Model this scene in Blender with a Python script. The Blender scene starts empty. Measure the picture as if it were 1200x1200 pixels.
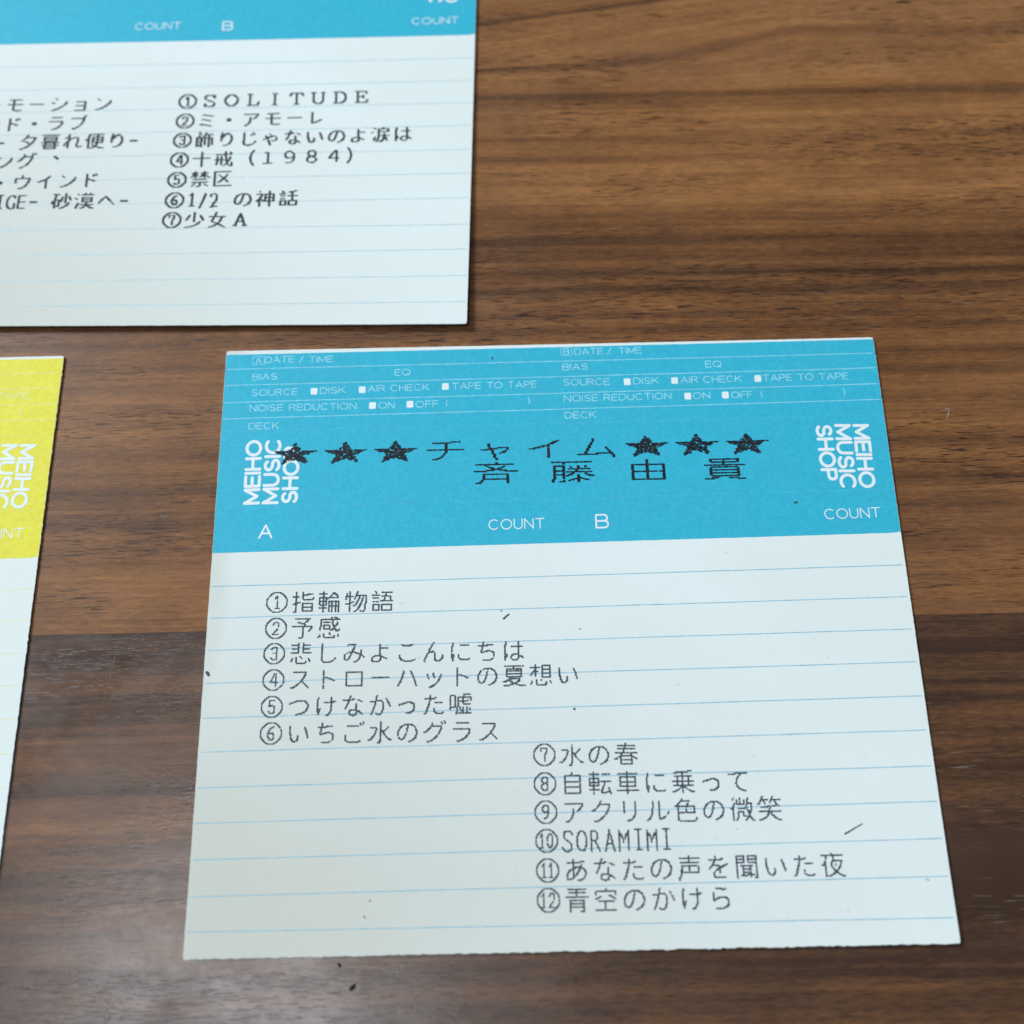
# Cassette index cards lying on a walnut table top. All lengths in the data are millimetres.
import bpy, bmesh, math, random
import numpy as np
from mathutils import Matrix, Vector, noise

DATA = {"cam":[44.3286,-74.7366,145.1833],
"R":[[0.9997602,0.0218947,0.0003359],
[-0.0207141,0.9506008,-0.3097241],
[-0.0071006,0.3096429,0.9508264]],
"A":{"org":[0.0,0.0],
"ang":0.0,"out":[[-0.031,0.084],
[101.523,-0.047],
[101.414,-88.026],
[0.114,-87.955]],
"rules":[[0.361,-37.967,101.039,-37.008],
[0.36,-42.66,101.045,-41.724],
[0.359,-47.361,101.051,-46.472],
[0.357,-52.042,101.057,-51.176],
[0.357,-56.891,101.062,-55.976],
[0.357,-61.56,101.067,-60.68],
[0.359,-66.317,101.069,-65.528],
[0.363,-70.986,101.069,-70.208],
[0.373,-75.7,101.062,-75.009],
[0.39,-80.313,101.045,-79.78],
[0.417,-84.669,101.009,-84.913]],
"hlines":[[0.238,-3.1,101.126,-2.781,1],
[0.238,-5.876,101.129,-5.323,1],
[0.238,-8.767,101.132,-8.043,1],
[0.238,-11.483,101.135,-10.676,1],
[0.238,-13.606,101.137,-13.24,0.45],
[0.237,-25.985,101.15,-25.276,0.35]],
"dots":[["song_line","①指輪物語",9.933,-40.52,-0.0108,3.82,3.323,3.323,"g"],
["song_line","②予感",9.99,-44.335,-0.0059,3.823,3.326,3.326,"g"],
["song_line","③悲しみよこんにちは",9.921,-48.001,-0.0094,3.787,3.295,3.295,"g"],
["song_line","④ストローハットの夏想い",9.993,-51.758,-0.0018,3.785,3.293,3.293,"g"],
["song_line","⑤つけなかった嘘",9.971,-55.526,-0.0042,3.786,3.294,3.294,"g"],
["song_line","⑥いちご水のグラス",10.043,-59.189,-0.0107,3.8,3.306,3.306,"g"],
["song_line","⑦水の春",48.001,-62.899,-0.0142,3.766,3.276,3.276,"g"],
["song_line","⑧自転車に乗って",47.964,-66.779,-0.0062,3.779,3.288,3.288,"g"],
["song_line","⑨アクリル色の微笑",47.977,-70.505,-0.0056,3.798,3.305,3.305,"g"],
["song_line","⑩SORAMIMI",47.977,-74.212,-0.0056,3.779,3.288,3.288,"g"],
["song_line","⑪あなたの声を聞いた夜",47.984,-77.977,-0.0007,3.795,3.301,3.301,"g"],
["song_line","⑫青空のかけら",47.978,-81.706,-0.0064,3.791,3.298,3.298,"g"],
["title_line","★★★チャイム★★★",11.455,-17.481,0.001,7.626,6.741,3.757,"w"],
["artist_line","斉藤由貴",41.963,-21.259,-0.003,11.487,6.612,3.757,"w"]],
"labels":[["DATE",6.167,-1.623,10.711,-1.556,1.12,0.11],
["/",11.452,-1.692,12.187,-1.68,1.12,0.11],
["TIME",12.991,-1.715,16.8,-1.674,1.12,0.11],
["BIAS",4.328,-4.518,8.182,-4.464,1.12,0.11],
["EQ",26.48,-4.262,28.901,-4.233,1.12,0.11],
["SOURCE",4.351,-7.207,11.493,-7.162,1.12,0.11],
["DISK",14.931,-7.1,18.899,-7.05,1.12,0.11],
["AIR CHECK",22.337,-6.93,31.866,-6.869,1.12,0.11],
["TAPE TO TAPE",35.44,-6.81,48.547,-6.778,1.12,0.11],
["NOISE REDUCTION",4.172,-9.793,20.665,-9.8,1.12,0.11],
["ON",24.074,-9.795,26.561,-9.797,1.12,0.11],
["OFF",29.773,-9.759,33.287,-9.7,1.12,0.11],
["(",34.445,-9.699,34.84,-9.68,1.12,0.11],
[")",47.086,-9.543,47.415,-9.536,1.12,0.11],
["DECK",4.216,-12.782,8.835,-12.765,1.12,0.11],
["A",4.632,-1.674,5.567,-1.653,1.12,0.11],
["B",52.914,-1.339,53.784,-1.331,1.12,0.11],
["DATE",54.585,-1.38,59.095,-1.343,1.12,0.11],
["/",59.668,-1.372,60.471,-1.362,1.12,0.11],
["TIME",61.54,-1.388,65.126,-1.359,1.12,0.11],
["BIAS",52.619,-3.972,56.613,-3.952,1.12,0.11],
["EQ",74.879,-4.008,77.419,-4.014,1.12,0.11],
["SOURCE",52.657,-6.601,59.86,-6.617,1.12,0.11],
["DISK",63.514,-6.619,67.487,-6.6,1.12,0.11],
["AIR CHECK",70.887,-6.626,80.322,-6.631,1.12,0.11],
["TAPE TO TAPE",83.606,-6.599,96.834,-6.602,1.12,0.11],
["NOISE REDUCTION",52.69,-9.333,69.249,-9.261,1.12,0.11],
["ON",72.575,-9.343,75.208,-9.336,1.12,0.11],
["OFF",78.498,-9.347,81.79,-9.329,1.12,0.11],
["(",83.039,-9.332,83.433,-9.342,1.12,0.11],
[")",95.662,-9.319,96.056,-9.315,1.12,0.11],
["DECK",52.718,-12.135,57.527,-12.108,1.12,0.11],
["COUNT",40.758,-29.451,49.086,-29.377,1.62,0.15],
["COUNT",90.576,-28.974,98.872,-28.89,1.62,0.15],
["A",6.67,-29.729,8.756,-29.723,2.2,0.26],
["B",56.582,-29.285,58.608,-29.265,2.25,0.26]],
"boxes":[[14.007,-7.164],
[21.48,-7.083],
[34.381,-6.842],
[23.139,-9.787],
[28.903,-9.71],
[62.581,-6.727],
[69.93,-6.69],
[82.832,-6.666],
[71.782,-9.381],
[77.578,-9.338]],
"logos":[[["MEIHO",5.361,-25.499,5.2,-15.101],
["MUSIC",8.155,-25.496,8.147,-14.918],
["SHOP",11.013,-25.495,11.049,-16.246],
2.55],
[["MEIHO",97.716,-14.701,97.521,-25.046],
["MUSIC",94.957,-14.627,94.667,-25.176],
["SHOP",92.058,-14.621,92.033,-23.754],
2.55]],
"specks":[[42.715,-43.652,43.464,-43.043,0.11,"k"],
[88.117,-74.138,88.844,-73.824,0.1,"k"],
[88.973,-73.717,90.567,-72.925,0.08,"k"],
[53.578,-45.389,53.65,-45.44,0.09,"k"],
[52.346,-56.75,52.456,-56.705,0.13,"k"],
[0.503,-50.475,0.771,-50.844,0.2,"k"],
[86.356,-27.054,86.741,-27.01,0.14,"k"],
[41.663,-2.263,41.8,-1.971,0.1,"k"],
[98.057,-80.072,98.539,-80.241,0.08,"b"],
[23.605,-83.209,23.722,-83.379,0.07,"k"],
[24.286,-81.224,24.345,-81.331,0.07,"k"],
[42.366,-42.517,42.489,-42.52,0.08,"k"]],
"hb":[-32.89835473750701,-32.08176665887951],
"ht":[-0.5868850063890676,-0.36943196299993986],
"frames":[[4.228,-1.635,6.036,-1.679],
[52.528,-1.3,54.185,-1.341]]},"B":{"org":[-60.931,93.384],
"ang":-0.01884,"out":[[0.0,0.0],
[101.6,0.0],
[100.419,-88.04],
[-1.18,-87.861]],
"rules":[[-0.58,-37.466,100.814,-36.024],
[-0.58,-42.408,100.75,-40.795],
[-0.58,-47.064,100.689,-45.437],
[-0.58,-51.726,100.627,-50.13],
[-0.58,-56.239,100.563,-55.025],
[-0.58,-60.968,100.502,-59.737],
[-0.58,-65.686,100.44,-64.589],
[-0.58,-70.371,100.376,-69.686],
[-0.58,-75.291,100.317,-74.371],
[-0.58,-80.021,100.256,-79.292],
[-0.58,-84.477,100.198,-84.064]],
"hlines":[],
"dots":[["song_line","ーモーション",18.595,-45.196,0.008,3.768,3.279,3.279,"m"],
["song_line","ンド・ラブ",18.807,-49.278,0.024,3.723,3.239,3.239,"m"],
["song_line","- 夕暮れ便り-",21.992,-52.876,0.0144,3.756,3.268,3.268,"m"],
["song_line","ング `",22.179,-56.836,0.0682,3.85,3.35,3.35,"m"],
["song_line","・ウインド",22.268,-61.011,0.0334,3.728,3.243,3.243,"m"],
["song_line","IGE- 砂漠へ-",23.708,-64.704,0.0089,3.753,3.265,3.265,"m"],
["song_line","①ＳＯＬＩＴＵＤＥ",51.995,-44.689,0.0219,3.725,3.241,3.241,"m"],
["song_line","②ミ・アモーレ",51.959,-48.755,0.0249,3.731,3.246,3.246,"m"],
["song_line","③飾りじゃないのよ涙は",51.889,-52.679,0.0246,3.725,3.241,3.241,"m"],
["song_line","④十戒（１９８４）",51.772,-56.636,0.024,3.703,3.222,3.222,"m"],
["song_line","⑤禁区",51.764,-60.592,0.0316,3.802,3.307,3.307,"m"],
["song_line","⑥1/2 の神話",51.786,-64.61,0.0136,3.77,3.28,3.28,"m"],
["song_line","⑦少女Ａ",51.739,-68.441,0.0023,3.727,3.242,3.242,"m"]],
"labels":[["COUNT",41.133,-28.556,49.19,-28.35,1.5,0.14],
["B",56.529,-28.555,58.484,-28.481,2.0,0.24],
["COUNT",89.965,-27.934,98.242,-27.786,1.5,0.14]],
"boxes":[],
"logos":[[["MEIHO",4.713,-24.378,4.552,-13.98],
["MUSIC",7.507,-24.375,7.499,-13.797],
["SHOP",10.365,-24.374,10.401,-15.125],
2.55],
[["MEIHO",97.068,-13.58,96.873,-23.925],
["MUSIC",94.309,-13.506,94.019,-24.055],
["SHOP",91.41,-13.5,91.385,-22.633],
2.55]],
"specks":[],
"hb":[-32.531666441444486,-31.051487383762154],
"ht":[-0.5,-0.2],
"frames":[]},"C":{"org":[-127.027,-0.267],
"ang":0.0,"out":[[0.0,0.0],
[101.494,0.114],
[101.455,-88.055],
[0.0,-88.055]],
"rules":[[0.361,-38.4133207634922,101.039,-37.454320763492206],
[0.36,-43.068099564274085,101.045,-42.132099564274085],
[0.359,-47.73166891009657,101.051,-46.84266891009658],
[0.357,-52.32711295344413,101.057,-51.46111295344413],
[0.357,-57.02310793246553,101.062,-56.10810793246553],
[0.357,-61.77486784865953,101.067,-60.89486784865953],
[0.359,-66.25945257780768,101.069,-65.47045257780769],
[0.363,-70.986,101.069,-70.208],
[0.373,-75.7,101.062,-75.009],
[0.39,-80.313,101.045,-79.78],
[0.417,-84.669,101.009,-84.913]],
"hlines":[[0.238,-3.1,101.126,-2.781,1],
[0.238,-5.876,101.129,-5.323,1],
[0.238,-8.767,101.132,-8.043,1],
[0.238,-11.483,101.135,-10.676,1],
[0.238,-13.606,101.137,-13.24,0.45],
[0.237,-25.985,101.15,-25.276,0.35]],
"dots":[],
"labels":[["DATE",6.167,-1.623,10.711,-1.556,1.12,0.11],
["/",11.452,-1.692,12.187,-1.68,1.12,0.11],
["TIME",12.991,-1.715,16.8,-1.674,1.12,0.11],
["BIAS",4.328,-4.518,8.182,-4.464,1.12,0.11],
["EQ",26.48,-4.262,28.901,-4.233,1.12,0.11],
["SOURCE",4.351,-7.207,11.493,-7.162,1.12,0.11],
["DISK",14.931,-7.1,18.899,-7.05,1.12,0.11],
["AIR CHECK",22.337,-6.93,31.866,-6.869,1.12,0.11],
["TAPE TO TAPE",35.44,-6.81,48.547,-6.778,1.12,0.11],
["NOISE REDUCTION",4.172,-9.793,20.665,-9.8,1.12,0.11],
["ON",24.074,-9.795,26.561,-9.797,1.12,0.11],
["OFF",29.773,-9.759,33.287,-9.7,1.12,0.11],
["(",34.445,-9.699,34.84,-9.68,1.12,0.11],
[")",47.086,-9.543,47.415,-9.536,1.12,0.11],
["DECK",4.216,-12.782,8.835,-12.765,1.12,0.11],
["A",4.632,-1.674,5.567,-1.653,1.12,0.11],
["B",52.914,-1.339,53.784,-1.331,1.12,0.11],
["DATE",54.585,-1.38,59.095,-1.343,1.12,0.11],
["/",59.668,-1.372,60.471,-1.362,1.12,0.11],
["TIME",61.54,-1.388,65.126,-1.359,1.12,0.11],
["BIAS",52.619,-3.972,56.613,-3.952,1.12,0.11],
["EQ",74.879,-4.008,77.419,-4.014,1.12,0.11],
["SOURCE",52.657,-6.601,59.86,-6.617,1.12,0.11],
["DISK",63.514,-6.619,67.487,-6.6,1.12,0.11],
["AIR CHECK",70.887,-6.626,80.322,-6.631,1.12,0.11],
["TAPE TO TAPE",83.606,-6.599,96.834,-6.602,1.12,0.11],
["NOISE REDUCTION",52.69,-9.333,69.249,-9.261,1.12,0.11],
["ON",72.575,-9.343,75.208,-9.336,1.12,0.11],
["OFF",78.498,-9.347,81.79,-9.329,1.12,0.11],
["(",83.039,-9.332,83.433,-9.342,1.12,0.11],
[")",95.662,-9.319,96.056,-9.315,1.12,0.11],
["DECK",52.718,-12.135,57.527,-12.108,1.12,0.11],
["COUNT",40.758,-29.451,49.086,-29.377,1.62,0.15],
["COUNT",90.576,-28.974,98.872,-28.89,1.62,0.15],
["A",6.67,-29.729,8.756,-29.723,2.2,0.26],
["B",56.582,-29.285,58.608,-29.265,2.25,0.26]],
"boxes":[[14.007,-7.164],
[21.48,-7.083],
[34.381,-6.842],
[23.139,-9.787],
[28.903,-9.71],
[62.581,-6.727],
[69.93,-6.69],
[82.832,-6.666],
[71.782,-9.381],
[77.578,-9.338]],
"logos":[[["MEIHO",5.361,-25.499,5.2,-15.101],
["MUSIC",8.155,-25.496,8.147,-14.918],
["SHOP",11.013,-25.495,11.049,-16.246],
2.55],
[["MEIHO",97.716,-14.701,97.521,-25.046],
["MUSIC",94.957,-14.627,94.667,-25.176],
["SHOP",92.058,-14.621,92.033,-23.754],
2.55]],
"specks":[],
"frames":[[4.228,-1.635,6.036,-1.679],
[52.528,-1.3,54.185,-1.341]],
"hb":[-33.45,-32.75],
"ht":[-0.35,-0.3]},"marks":{"scratch":[[-12.803,-46.218,-14.202,-55.157],
[-14.344,-56.104,-16.084,-68.516],
[-18.679,-61.165,-19.698,-64.593],
[-11.74,-66.466,-10.156,-65.875]],
"crumb":[[20.504,-89.09],
[22.304,-91.771]],
"lint":[[110.375,-12.702],
[111.05,-12.575],
[111.779,-12.094],
[111.638,-13.016],
[111.247,-13.859]],
"lint2":[[-8.223,-26.771],
[-7.551,-27.188],
[-6.924,-27.069]]},"seam":[[-25.503,-44.55],
[103.525,-44.382]],
"glyphs":{"-":[12,0,0,0,0,0,0,0,0,0,0,0,0,1020,1020,0,0,0,0,0,0,0,0,0,0],
"/":[12,0,0,0,8,8,8,24,16,16,48,32,32,32,64,64,64,128,128,128,256,256,256,512,512],
"1":[12,0,0,32,96,160,288,32,32,32,32,32,32,32,32,32,32,32,32,32,32,508,0,0,0],
"2":[12,0,0,0,480,1552,1032,1032,1032,8,8,8,8,8,16,16,32,96,64,128,128,128,508,1792,0],
"A":[12,0,0,64,64,64,64,96,160,144,144,144,144,280,264,264,504,776,516,516,516,516,1026,1026,0],
"E":[12,0,0,0,2044,1024,1024,1024,1024,1024,1024,1024,1024,2044,1024,1024,1024,1024,1024,1024,1024,1024,2044,0,0],
"G":[12,0,0,0,124,134,258,514,512,512,1024,1024,1024,1024,1024,1026,1026,1026,514,514,770,386,206,48,0],
"I":[12,0,0,508,32,32,32,32,32,32,32,32,32,32,32,32,32,32,32,32,32,32,508,0,0],
"M":[12,0,0,0,1026,1026,1026,1806,1290,1434,1170,1170,1122,1090,1090,1090,1026,1026,1026,1026,1026,1026,1026,1026,0],
"O":[12,0,0,0,240,264,780,516,516,1026,1026,1026,1026,1026,1026,1026,1026,1026,1542,516,516,264,248,0,0],
"R":[12,0,0,0,1984,1056,1040,1040,1040,1040,1040,1040,1056,1984,1088,1120,1056,1040,1040,1048,1032,1032,1028,1028,0],
"S":[12,0,0,0,504,772,514,514,512,512,512,256,192,96,16,8,4,4,4,2052,1028,1028,792,224,0],
"`":[12,0,0,0,0,0,0,0,0,192,96,48,24,12,0,0,0,0,0,0,0,0,0,0,0],
"①":[24,0,65280,229824,393312,786480,1579032,3160076,2107396,6301702,4196354,4196354,4196354,4196354,4196354,4196354,6293510,2099204,3147788,1588760,786480,393312,229824,65280,0],
"②":[24,0,65280,229824,393312,786480,1579032,3171852,2114052,6341126,4194818,4194818,4194818,4195330,4197378,4200450,6303750,2105348,3162124,1637912,786480,393312,229824,65280,0],
"③":[24,0,65280,229824,393312,786480,1588760,3170828,2146820,6291974,4194818,4194818,4210178,4194818,4194818,4194818,6291974,2146820,3170828,1588760,786480,393312,229824,65280,0],
"④":[24,0,65280,229824,393312,786480,1575448,3148300,2099716,6296070,4198914,4203010,4203010,4219394,4211202,4259714,6291974,2097668,3146252,1573400,786480,393312,229824,65280,0],
"⑤":[24,0,65280,229824,393312,786480,1605144,3162124,2113540,6307846,4210690,4225026,4253186,4194818,4194818,4194818,6291974,2146820,3163660,1604632,786480,393312,229824,65280,0],
"⑥":[24,0,65280,229824,393312,786480,1574424,3152908,2109444,6299654,4218882,4210690,4250626,4240898,4227586,4227586,6341126,2122244,3155468,1588248,786480,393312,229824,65280,0],
"⑦":[24,0,65280,229824,393312,786480,1637912,3179020,2130436,6324742,4195842,4195330,4197378,4196354,4196354,4196354,6293510,2099204,3147788,1574936,786480,393312,229824,65280,0],
"⑧":[24,0,65280,229824,393312,786480,1588248,3171852,2146820,6324742,4243970,4220418,4209666,4220418,4243970,4227586,6324742,2146820,3171852,1588248,786480,393312,229824,65280,0],
"⑨":[24,0,65280,229824,393312,786480,1588248,3171852,2146820,6324742,4227586,4243970,4222466,4209154,4194818,4195842,6292486,2100228,3160076,1581080,786480,393312,229824,65280,0],
"⑩":[24,0,65280,229824,393312,786480,1639320,3344012,2294852,6622278,4261954,4261954,4261954,4261954,4261954,4261954,6360134,2163908,3212940,2065304,786480,393312,229824,65280,0],
"⑪":[24,0,65280,229824,393312,786480,1605912,3244812,2196228,6456582,4227330,4227330,4227330,4227330,4227330,4227330,6324486,2130180,3178764,1828760,786480,393312,229824,65280,0],
"⑫":[24,0,65280,229824,393312,786480,1639320,3344076,2294852,6622278,4259906,4259906,4259906,4259970,4260226,4260098,6357510,2164228,3212300,2068440,786480,393312,229824,65280,0],
"★":[24,0,2048,6144,6144,7168,15360,15872,32256,32256,8388607,4194300,2097144,524272,262112,130944,131008,131008,262080,260032,246752,491744,393312,262144,0],
"あ":[24,0,0,16384,16384,16624,2096896,16384,16448,16512,24448,29152,114968,410376,803340,541700,1068036,1067012,1077256,1064968,1163280,2031712,1920,0,0],
"い":[24,0,0,0,0,0,1048576,1048608,1048608,1048592,1048592,1048600,1048584,1048584,1572872,528388,528388,528388,790528,274432,401408,245760,0,0,0],
"か":[24,0,0,16384,32768,32768,32800,32784,64528,4129288,65804,65796,65796,131330,131330,131328,262400,262400,262656,524800,524800,1082368,1079296,0,0],
"け":[24,0,0,0,524352,524352,1048640,1048640,1048668,1064944,1048640,1048640,1048640,1048640,1048640,1179712,1310784,1310784,1835136,524416,524544,525056,3584,0,0],
"こ":[24,0,0,0,0,197056,65280,0,0,0,0,0,0,0,0,0,524288,524288,524288,786432,393224,229488,32640,0,0],
"ご":[24,0,2,18,18,8,262080,0,0,0,0,0,0,0,0,524288,524288,524288,524288,524288,786432,393264,131008,0,0],
"し":[24,0,0,131072,131072,131072,131072,131072,131072,131072,131072,131072,131072,131072,131072,131072,131072,131072,131080,131088,131104,65728,65280,0,0],
"じ":[24,0,0,0,131136,131104,131616,131344,131328,131072,131072,131072,131072,131072,131072,131072,131072,262152,393224,131088,131104,196800,118528,14336,0],
"た":[24,0,0,0,32768,32768,34304,2095104,32768,32768,65536,67576,65536,196608,131072,131072,393216,264192,264192,788480,526336,525828,3146232,0,0],
"ち":[24,0,0,32768,32768,32768,36832,2095104,65536,65536,65536,65536,134912,162016,229424,16,16,16,16,16,32,192,65280,0,0],
"っ":[24,0,0,0,0,0,0,0,0,0,3968,61664,491568,524304,16,16,16,16,48,96,448,7936,0,0,0],
"つ":[24,0,0,0,0,0,0,32736,229424,1835032,2097160,4,4,4,12,8,24,16,96,448,7680,24576,0,0,0],
"て":[24,0,0,0,0,32760,4162048,1024,2048,4096,12288,8192,8192,8192,16384,16384,8192,8192,12288,6144,3072,896,224,0,0],
"な":[24,0,0,16384,16384,32768,39936,4190304,65560,65540,65536,131328,131328,262400,262400,524544,524544,32512,49376,32944,33032,33028,30464,2048,0],
"に":[24,0,0,0,524288,524288,528376,524288,1048576,1048576,1048576,1048576,1048576,1048576,1048576,1048576,1318912,1318912,1318912,1581056,530436,528376,524288,0,0],
"の":[24,0,0,0,0,32640,100544,395312,788496,528392,1052680,1052684,2101252,2105348,2105348,2105348,2113544,2113544,1081368,1671216,393312,384,1536,0,0],
"は":[24,0,0,524352,524352,524352,1572928,1048640,1064956,1048640,1048640,1048640,1048640,1048640,1048640,1310784,1314752,1323072,1319032,1589324,1065026,1056896,1056512,0,0],
"へ":[24,0,0,0,0,0,0,24576,45056,67584,134144,394752,787200,524544,1048704,2097216,2097184,16,8,0,0,0,0,0,0],
"み":[24,0,0,0,261120,263168,2048,2048,6144,4096,12304,8208,261136,803728,1065072,2129944,2129956,2162722,2162784,2228288,1835136,256,3584,0,0],
"ゃ":[24,0,0,0,0,0,0,12288,2048,262144,133056,212000,122896,229392,819216,1081360,16416,18368,24576,8192,8192,12288,4096,4096,0],
"よ":[24,0,0,0,4096,4096,4096,4096,8176,4096,4096,4096,4096,4096,4096,2048,260096,790016,1051008,1050720,1054720,1576960,1040384,0,0],
"ら":[24,0,0,0,64576,1920,0,0,262144,262144,262144,262144,278464,319584,327696,393232,16,16,16,48,96,448,130560,0,0],
"り":[24,0,0,131072,134656,146176,155776,442432,294976,327776,458784,262176,262176,262176,262176,262240,64,64,128,384,768,3072,61440,0,0],
"れ":[24,0,0,65536,65536,65536,65536,985024,3217440,73760,81952,98336,196640,131104,917536,655424,1179712,3276864,2228288,4325440,131139,131132,131072,0,0],
"を":[24,0,0,16384,16384,16768,2096640,32768,98304,65536,131080,260208,265664,526080,1055744,13312,17408,33792,66560,65536,65536,98304,65504,0,0],
"ん":[24,0,0,2048,4096,8192,8192,16384,16384,32768,98304,65536,77824,124928,132096,263168,263172,525316,525316,1049612,1049608,2098736,2098144,1048576,0],
"ア":[24,0,0,0,0,2097144,8,8,16,32,4192,4288,4352,4096,4096,4096,8192,8192,24576,16384,32768,196608,917504,0,0],
"イ":[24,0,0,0,0,32,192,384,768,1024,15360,58368,230400,1836032,1024,1024,1024,1024,1024,1024,1024,1024,1024,0,0],
"ウ":[24,0,0,4096,4096,4096,4096,2097144,1048584,1048584,1048592,1048592,1048592,1048624,32,96,64,128,384,768,3072,79872,49152,0,0],
"ク":[24,0,0,4096,8192,8192,32752,49168,32784,65552,131104,786464,3670112,64,128,384,256,512,3072,6144,12288,49152,983040,0,0],
"グ":[24,0,4,34,16402,16400,16384,65504,65568,196640,393248,786496,1572928,6291584,128,256,512,1536,3072,6144,8192,49152,720896,262144,0],
"シ":[24,0,0,0,65536,49152,0,0,0,4,1572868,393228,24,16,32,64,384,768,3072,6144,57344,491520,524288,0,0],
"ス":[24,0,0,0,0,524224,64,64,192,128,384,256,512,1536,1024,2560,4352,24704,49216,98336,393232,3932168,0,0,0],
"チ":[24,0,0,0,496,523776,2048,2048,2048,2048,2048,2048,4194300,2048,2048,6144,4096,4096,8192,8192,16384,98304,458752,0,0],
"ッ":[24,0,0,0,0,0,0,0,0,4096,266256,266256,264224,133152,131168,64,192,128,256,512,1024,6144,28672,114688,0],
"ト":[24,0,0,0,32768,32768,32768,32768,32768,32768,32768,63488,34560,32960,32816,32768,32768,32768,32768,32768,32768,32768,32768,0,0],
"ド":[24,0,0,0,32784,32912,32904,32896,32768,32768,32768,61440,39936,33664,32992,32768,32768,32768,32768,32768,32768,32768,32768,0,0],
"ハ":[24,0,0,0,0,0,33024,32896,32896,65728,65600,65632,196640,131104,131088,262160,262160,786440,524296,1048584,1048580,2097156,0,0,0],
"ブ":[24,0,6,16,16,16,2097136,16,48,32,32,32,64,64,128,128,256,512,1024,6144,12288,376832,196608,0,0],
"ミ":[24,0,0,0,245760,15872,496,0,0,0,0,507904,15360,896,0,0,0,0,917504,1302528,7680,448,0,0,0],
"ム":[24,0,0,0,8192,8192,8192,8192,16384,16384,16384,32768,32768,32832,65600,65568,65568,131088,131088,135160,4192264,4,4,4,0],
"モ":[24,0,0,0,0,524272,8192,8192,8192,8192,8192,8192,2097148,8192,8192,8192,8192,8192,8192,8192,12288,7928,256,0,0],
"ャ":[24,0,0,0,0,0,0,32768,32768,32768,32768,18400,63520,999456,24640,8384,8576,8704,4096,4096,4096,4096,2048,2048,0],
"ョ":[24,0,0,0,0,0,0,0,0,262080,64,64,64,64,64,262080,64,64,64,64,64,64,524224,0,0],
"ラ":[24,0,0,0,262112,0,0,0,0,0,2097136,16,16,16,48,32,64,192,384,768,3072,14336,114688,0,0],
"リ":[24,0,0,0,131136,131136,131136,131136,131136,131136,131136,131136,131136,131136,131136,64,64,128,384,256,1536,7168,28672,0,0],
"ル":[24,0,0,0,66560,66560,66560,66560,66560,66560,66560,132096,132096,132096,132098,132098,132100,263176,263184,525408,1574336,3146240,4194304,0,0],
"レ":[24,0,0,0,0,131072,131072,131072,131072,131072,131072,131072,131072,131072,131072,131072,131168,131456,131840,138240,159744,229376,0,0,0],
"ロ":[24,0,0,0,0,0,1048568,524296,524296,524296,524296,524296,524296,524296,524296,524296,524296,524296,524296,524296,1048568,0,0,0,0],
"ン":[24,0,0,0,0,262144,131072,98304,4,4,4,8,24,48,32,192,384,768,3072,14336,57344,983040,0,0,0],
"・":[24,0,0,0,0,0,0,0,0,0,0,15360,15360,15360,15360,0,0,0,0,0,0,0,0,0,0],
"ー":[24,0,0,0,0,0,0,0,0,0,0,0,2097144,0,0,0,0,0,0,0,0,0,0,0,0],
"乗":[24,0,120,524160,1839104,4096,4096,2097144,135232,135232,135232,135232,8388606,135232,135232,135232,4192252,15360,22016,37120,200896,790576,7344158,4096,0],
"予":[24,0,0,1048560,64,192,384,115200,15360,1536,512,8388604,2052,2060,2056,2064,2080,2048,2048,2048,2048,2048,2048,61440,0],
"便":[24,0,0,327678,262400,786688,524544,557052,540932,1065220,2638084,4751356,4735236,540932,540932,557052,524544,557824,541184,532992,529408,531968,537056,770111,0],
"区":[24,0,0,4194300,2097152,2097152,2097152,2097216,2195520,2113664,2105600,2102016,2100736,2100224,2099712,2109824,2121920,2146368,2293792,2097152,2097152,2097152,2097152,4194302,0],
"十":[24,0,2048,2048,2048,2048,2048,2048,2048,2048,2048,8388606,2048,2048,2048,2048,2048,2048,2048,2048,2048,2048,2048,2048,0],
"嘘":[24,0,0,508,3932416,4325632,4358142,4342274,4342274,4342290,4349920,4342272,4342272,4342268,4341760,4341760,8294944,4231716,4231716,35364,100896,66080,98302,65536,0],
"声":[24,0,4096,4096,4194300,4096,4096,4096,2097144,0,0,1048560,528392,528392,528392,1576968,1052680,2097144,1048576,1048576,1048576,2097152,6291456,4194304,4194304],
"夏":[24,0,0,4194300,4096,4096,1048560,524304,1048560,524304,524304,1048560,524304,524304,1048560,32768,131008,458816,1933504,15778176,26112,15360,123776,8257663,0],
"夕":[24,0,4096,8192,8192,8192,65528,32776,65560,131088,262160,1572896,114720,12352,6336,1408,768,512,3072,6144,28672,49152,458752,3932160,0],
"夜":[24,0,4096,2048,4194302,132096,132096,132096,132096,266236,264196,790536,528648,3412232,266256,264240,265248,263744,262784,262528,263872,265312,274456,376839,0],
"女":[24,0,8192,8192,16384,16384,16384,16384,4194300,65600,65600,65664,131200,131456,262400,393472,98816,29696,7168,5888,25024,114784,917528,3145732,0],
"少":[24,0,4096,4096,4096,4096,266272,266256,528408,528392,1052684,3149828,2101250,4198402,4096,4128,32,192,384,768,3072,28672,491520,7864320,0],
"微":[24,0,532512,1056800,1122880,74304,74304,336508,654916,524420,1048708,1049028,7470916,1048644,1048680,1113128,1082408,1082384,1082384,1083184,1081448,1114188,1114244,1179907,0],
"悲":[24,0,16896,16896,4178940,16896,16896,16896,2081784,16896,16896,16896,4178942,0,0,0,4096,67584,1115144,1114120,2162692,2162756,65600,65408,0],
"想":[24,0,131072,133116,132100,8381444,132100,133116,394244,754692,1180676,3278844,2229252,4326404,132100,2044,0,0,67584,2162692,2162756,2162754,4260032,65408,0],
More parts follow.
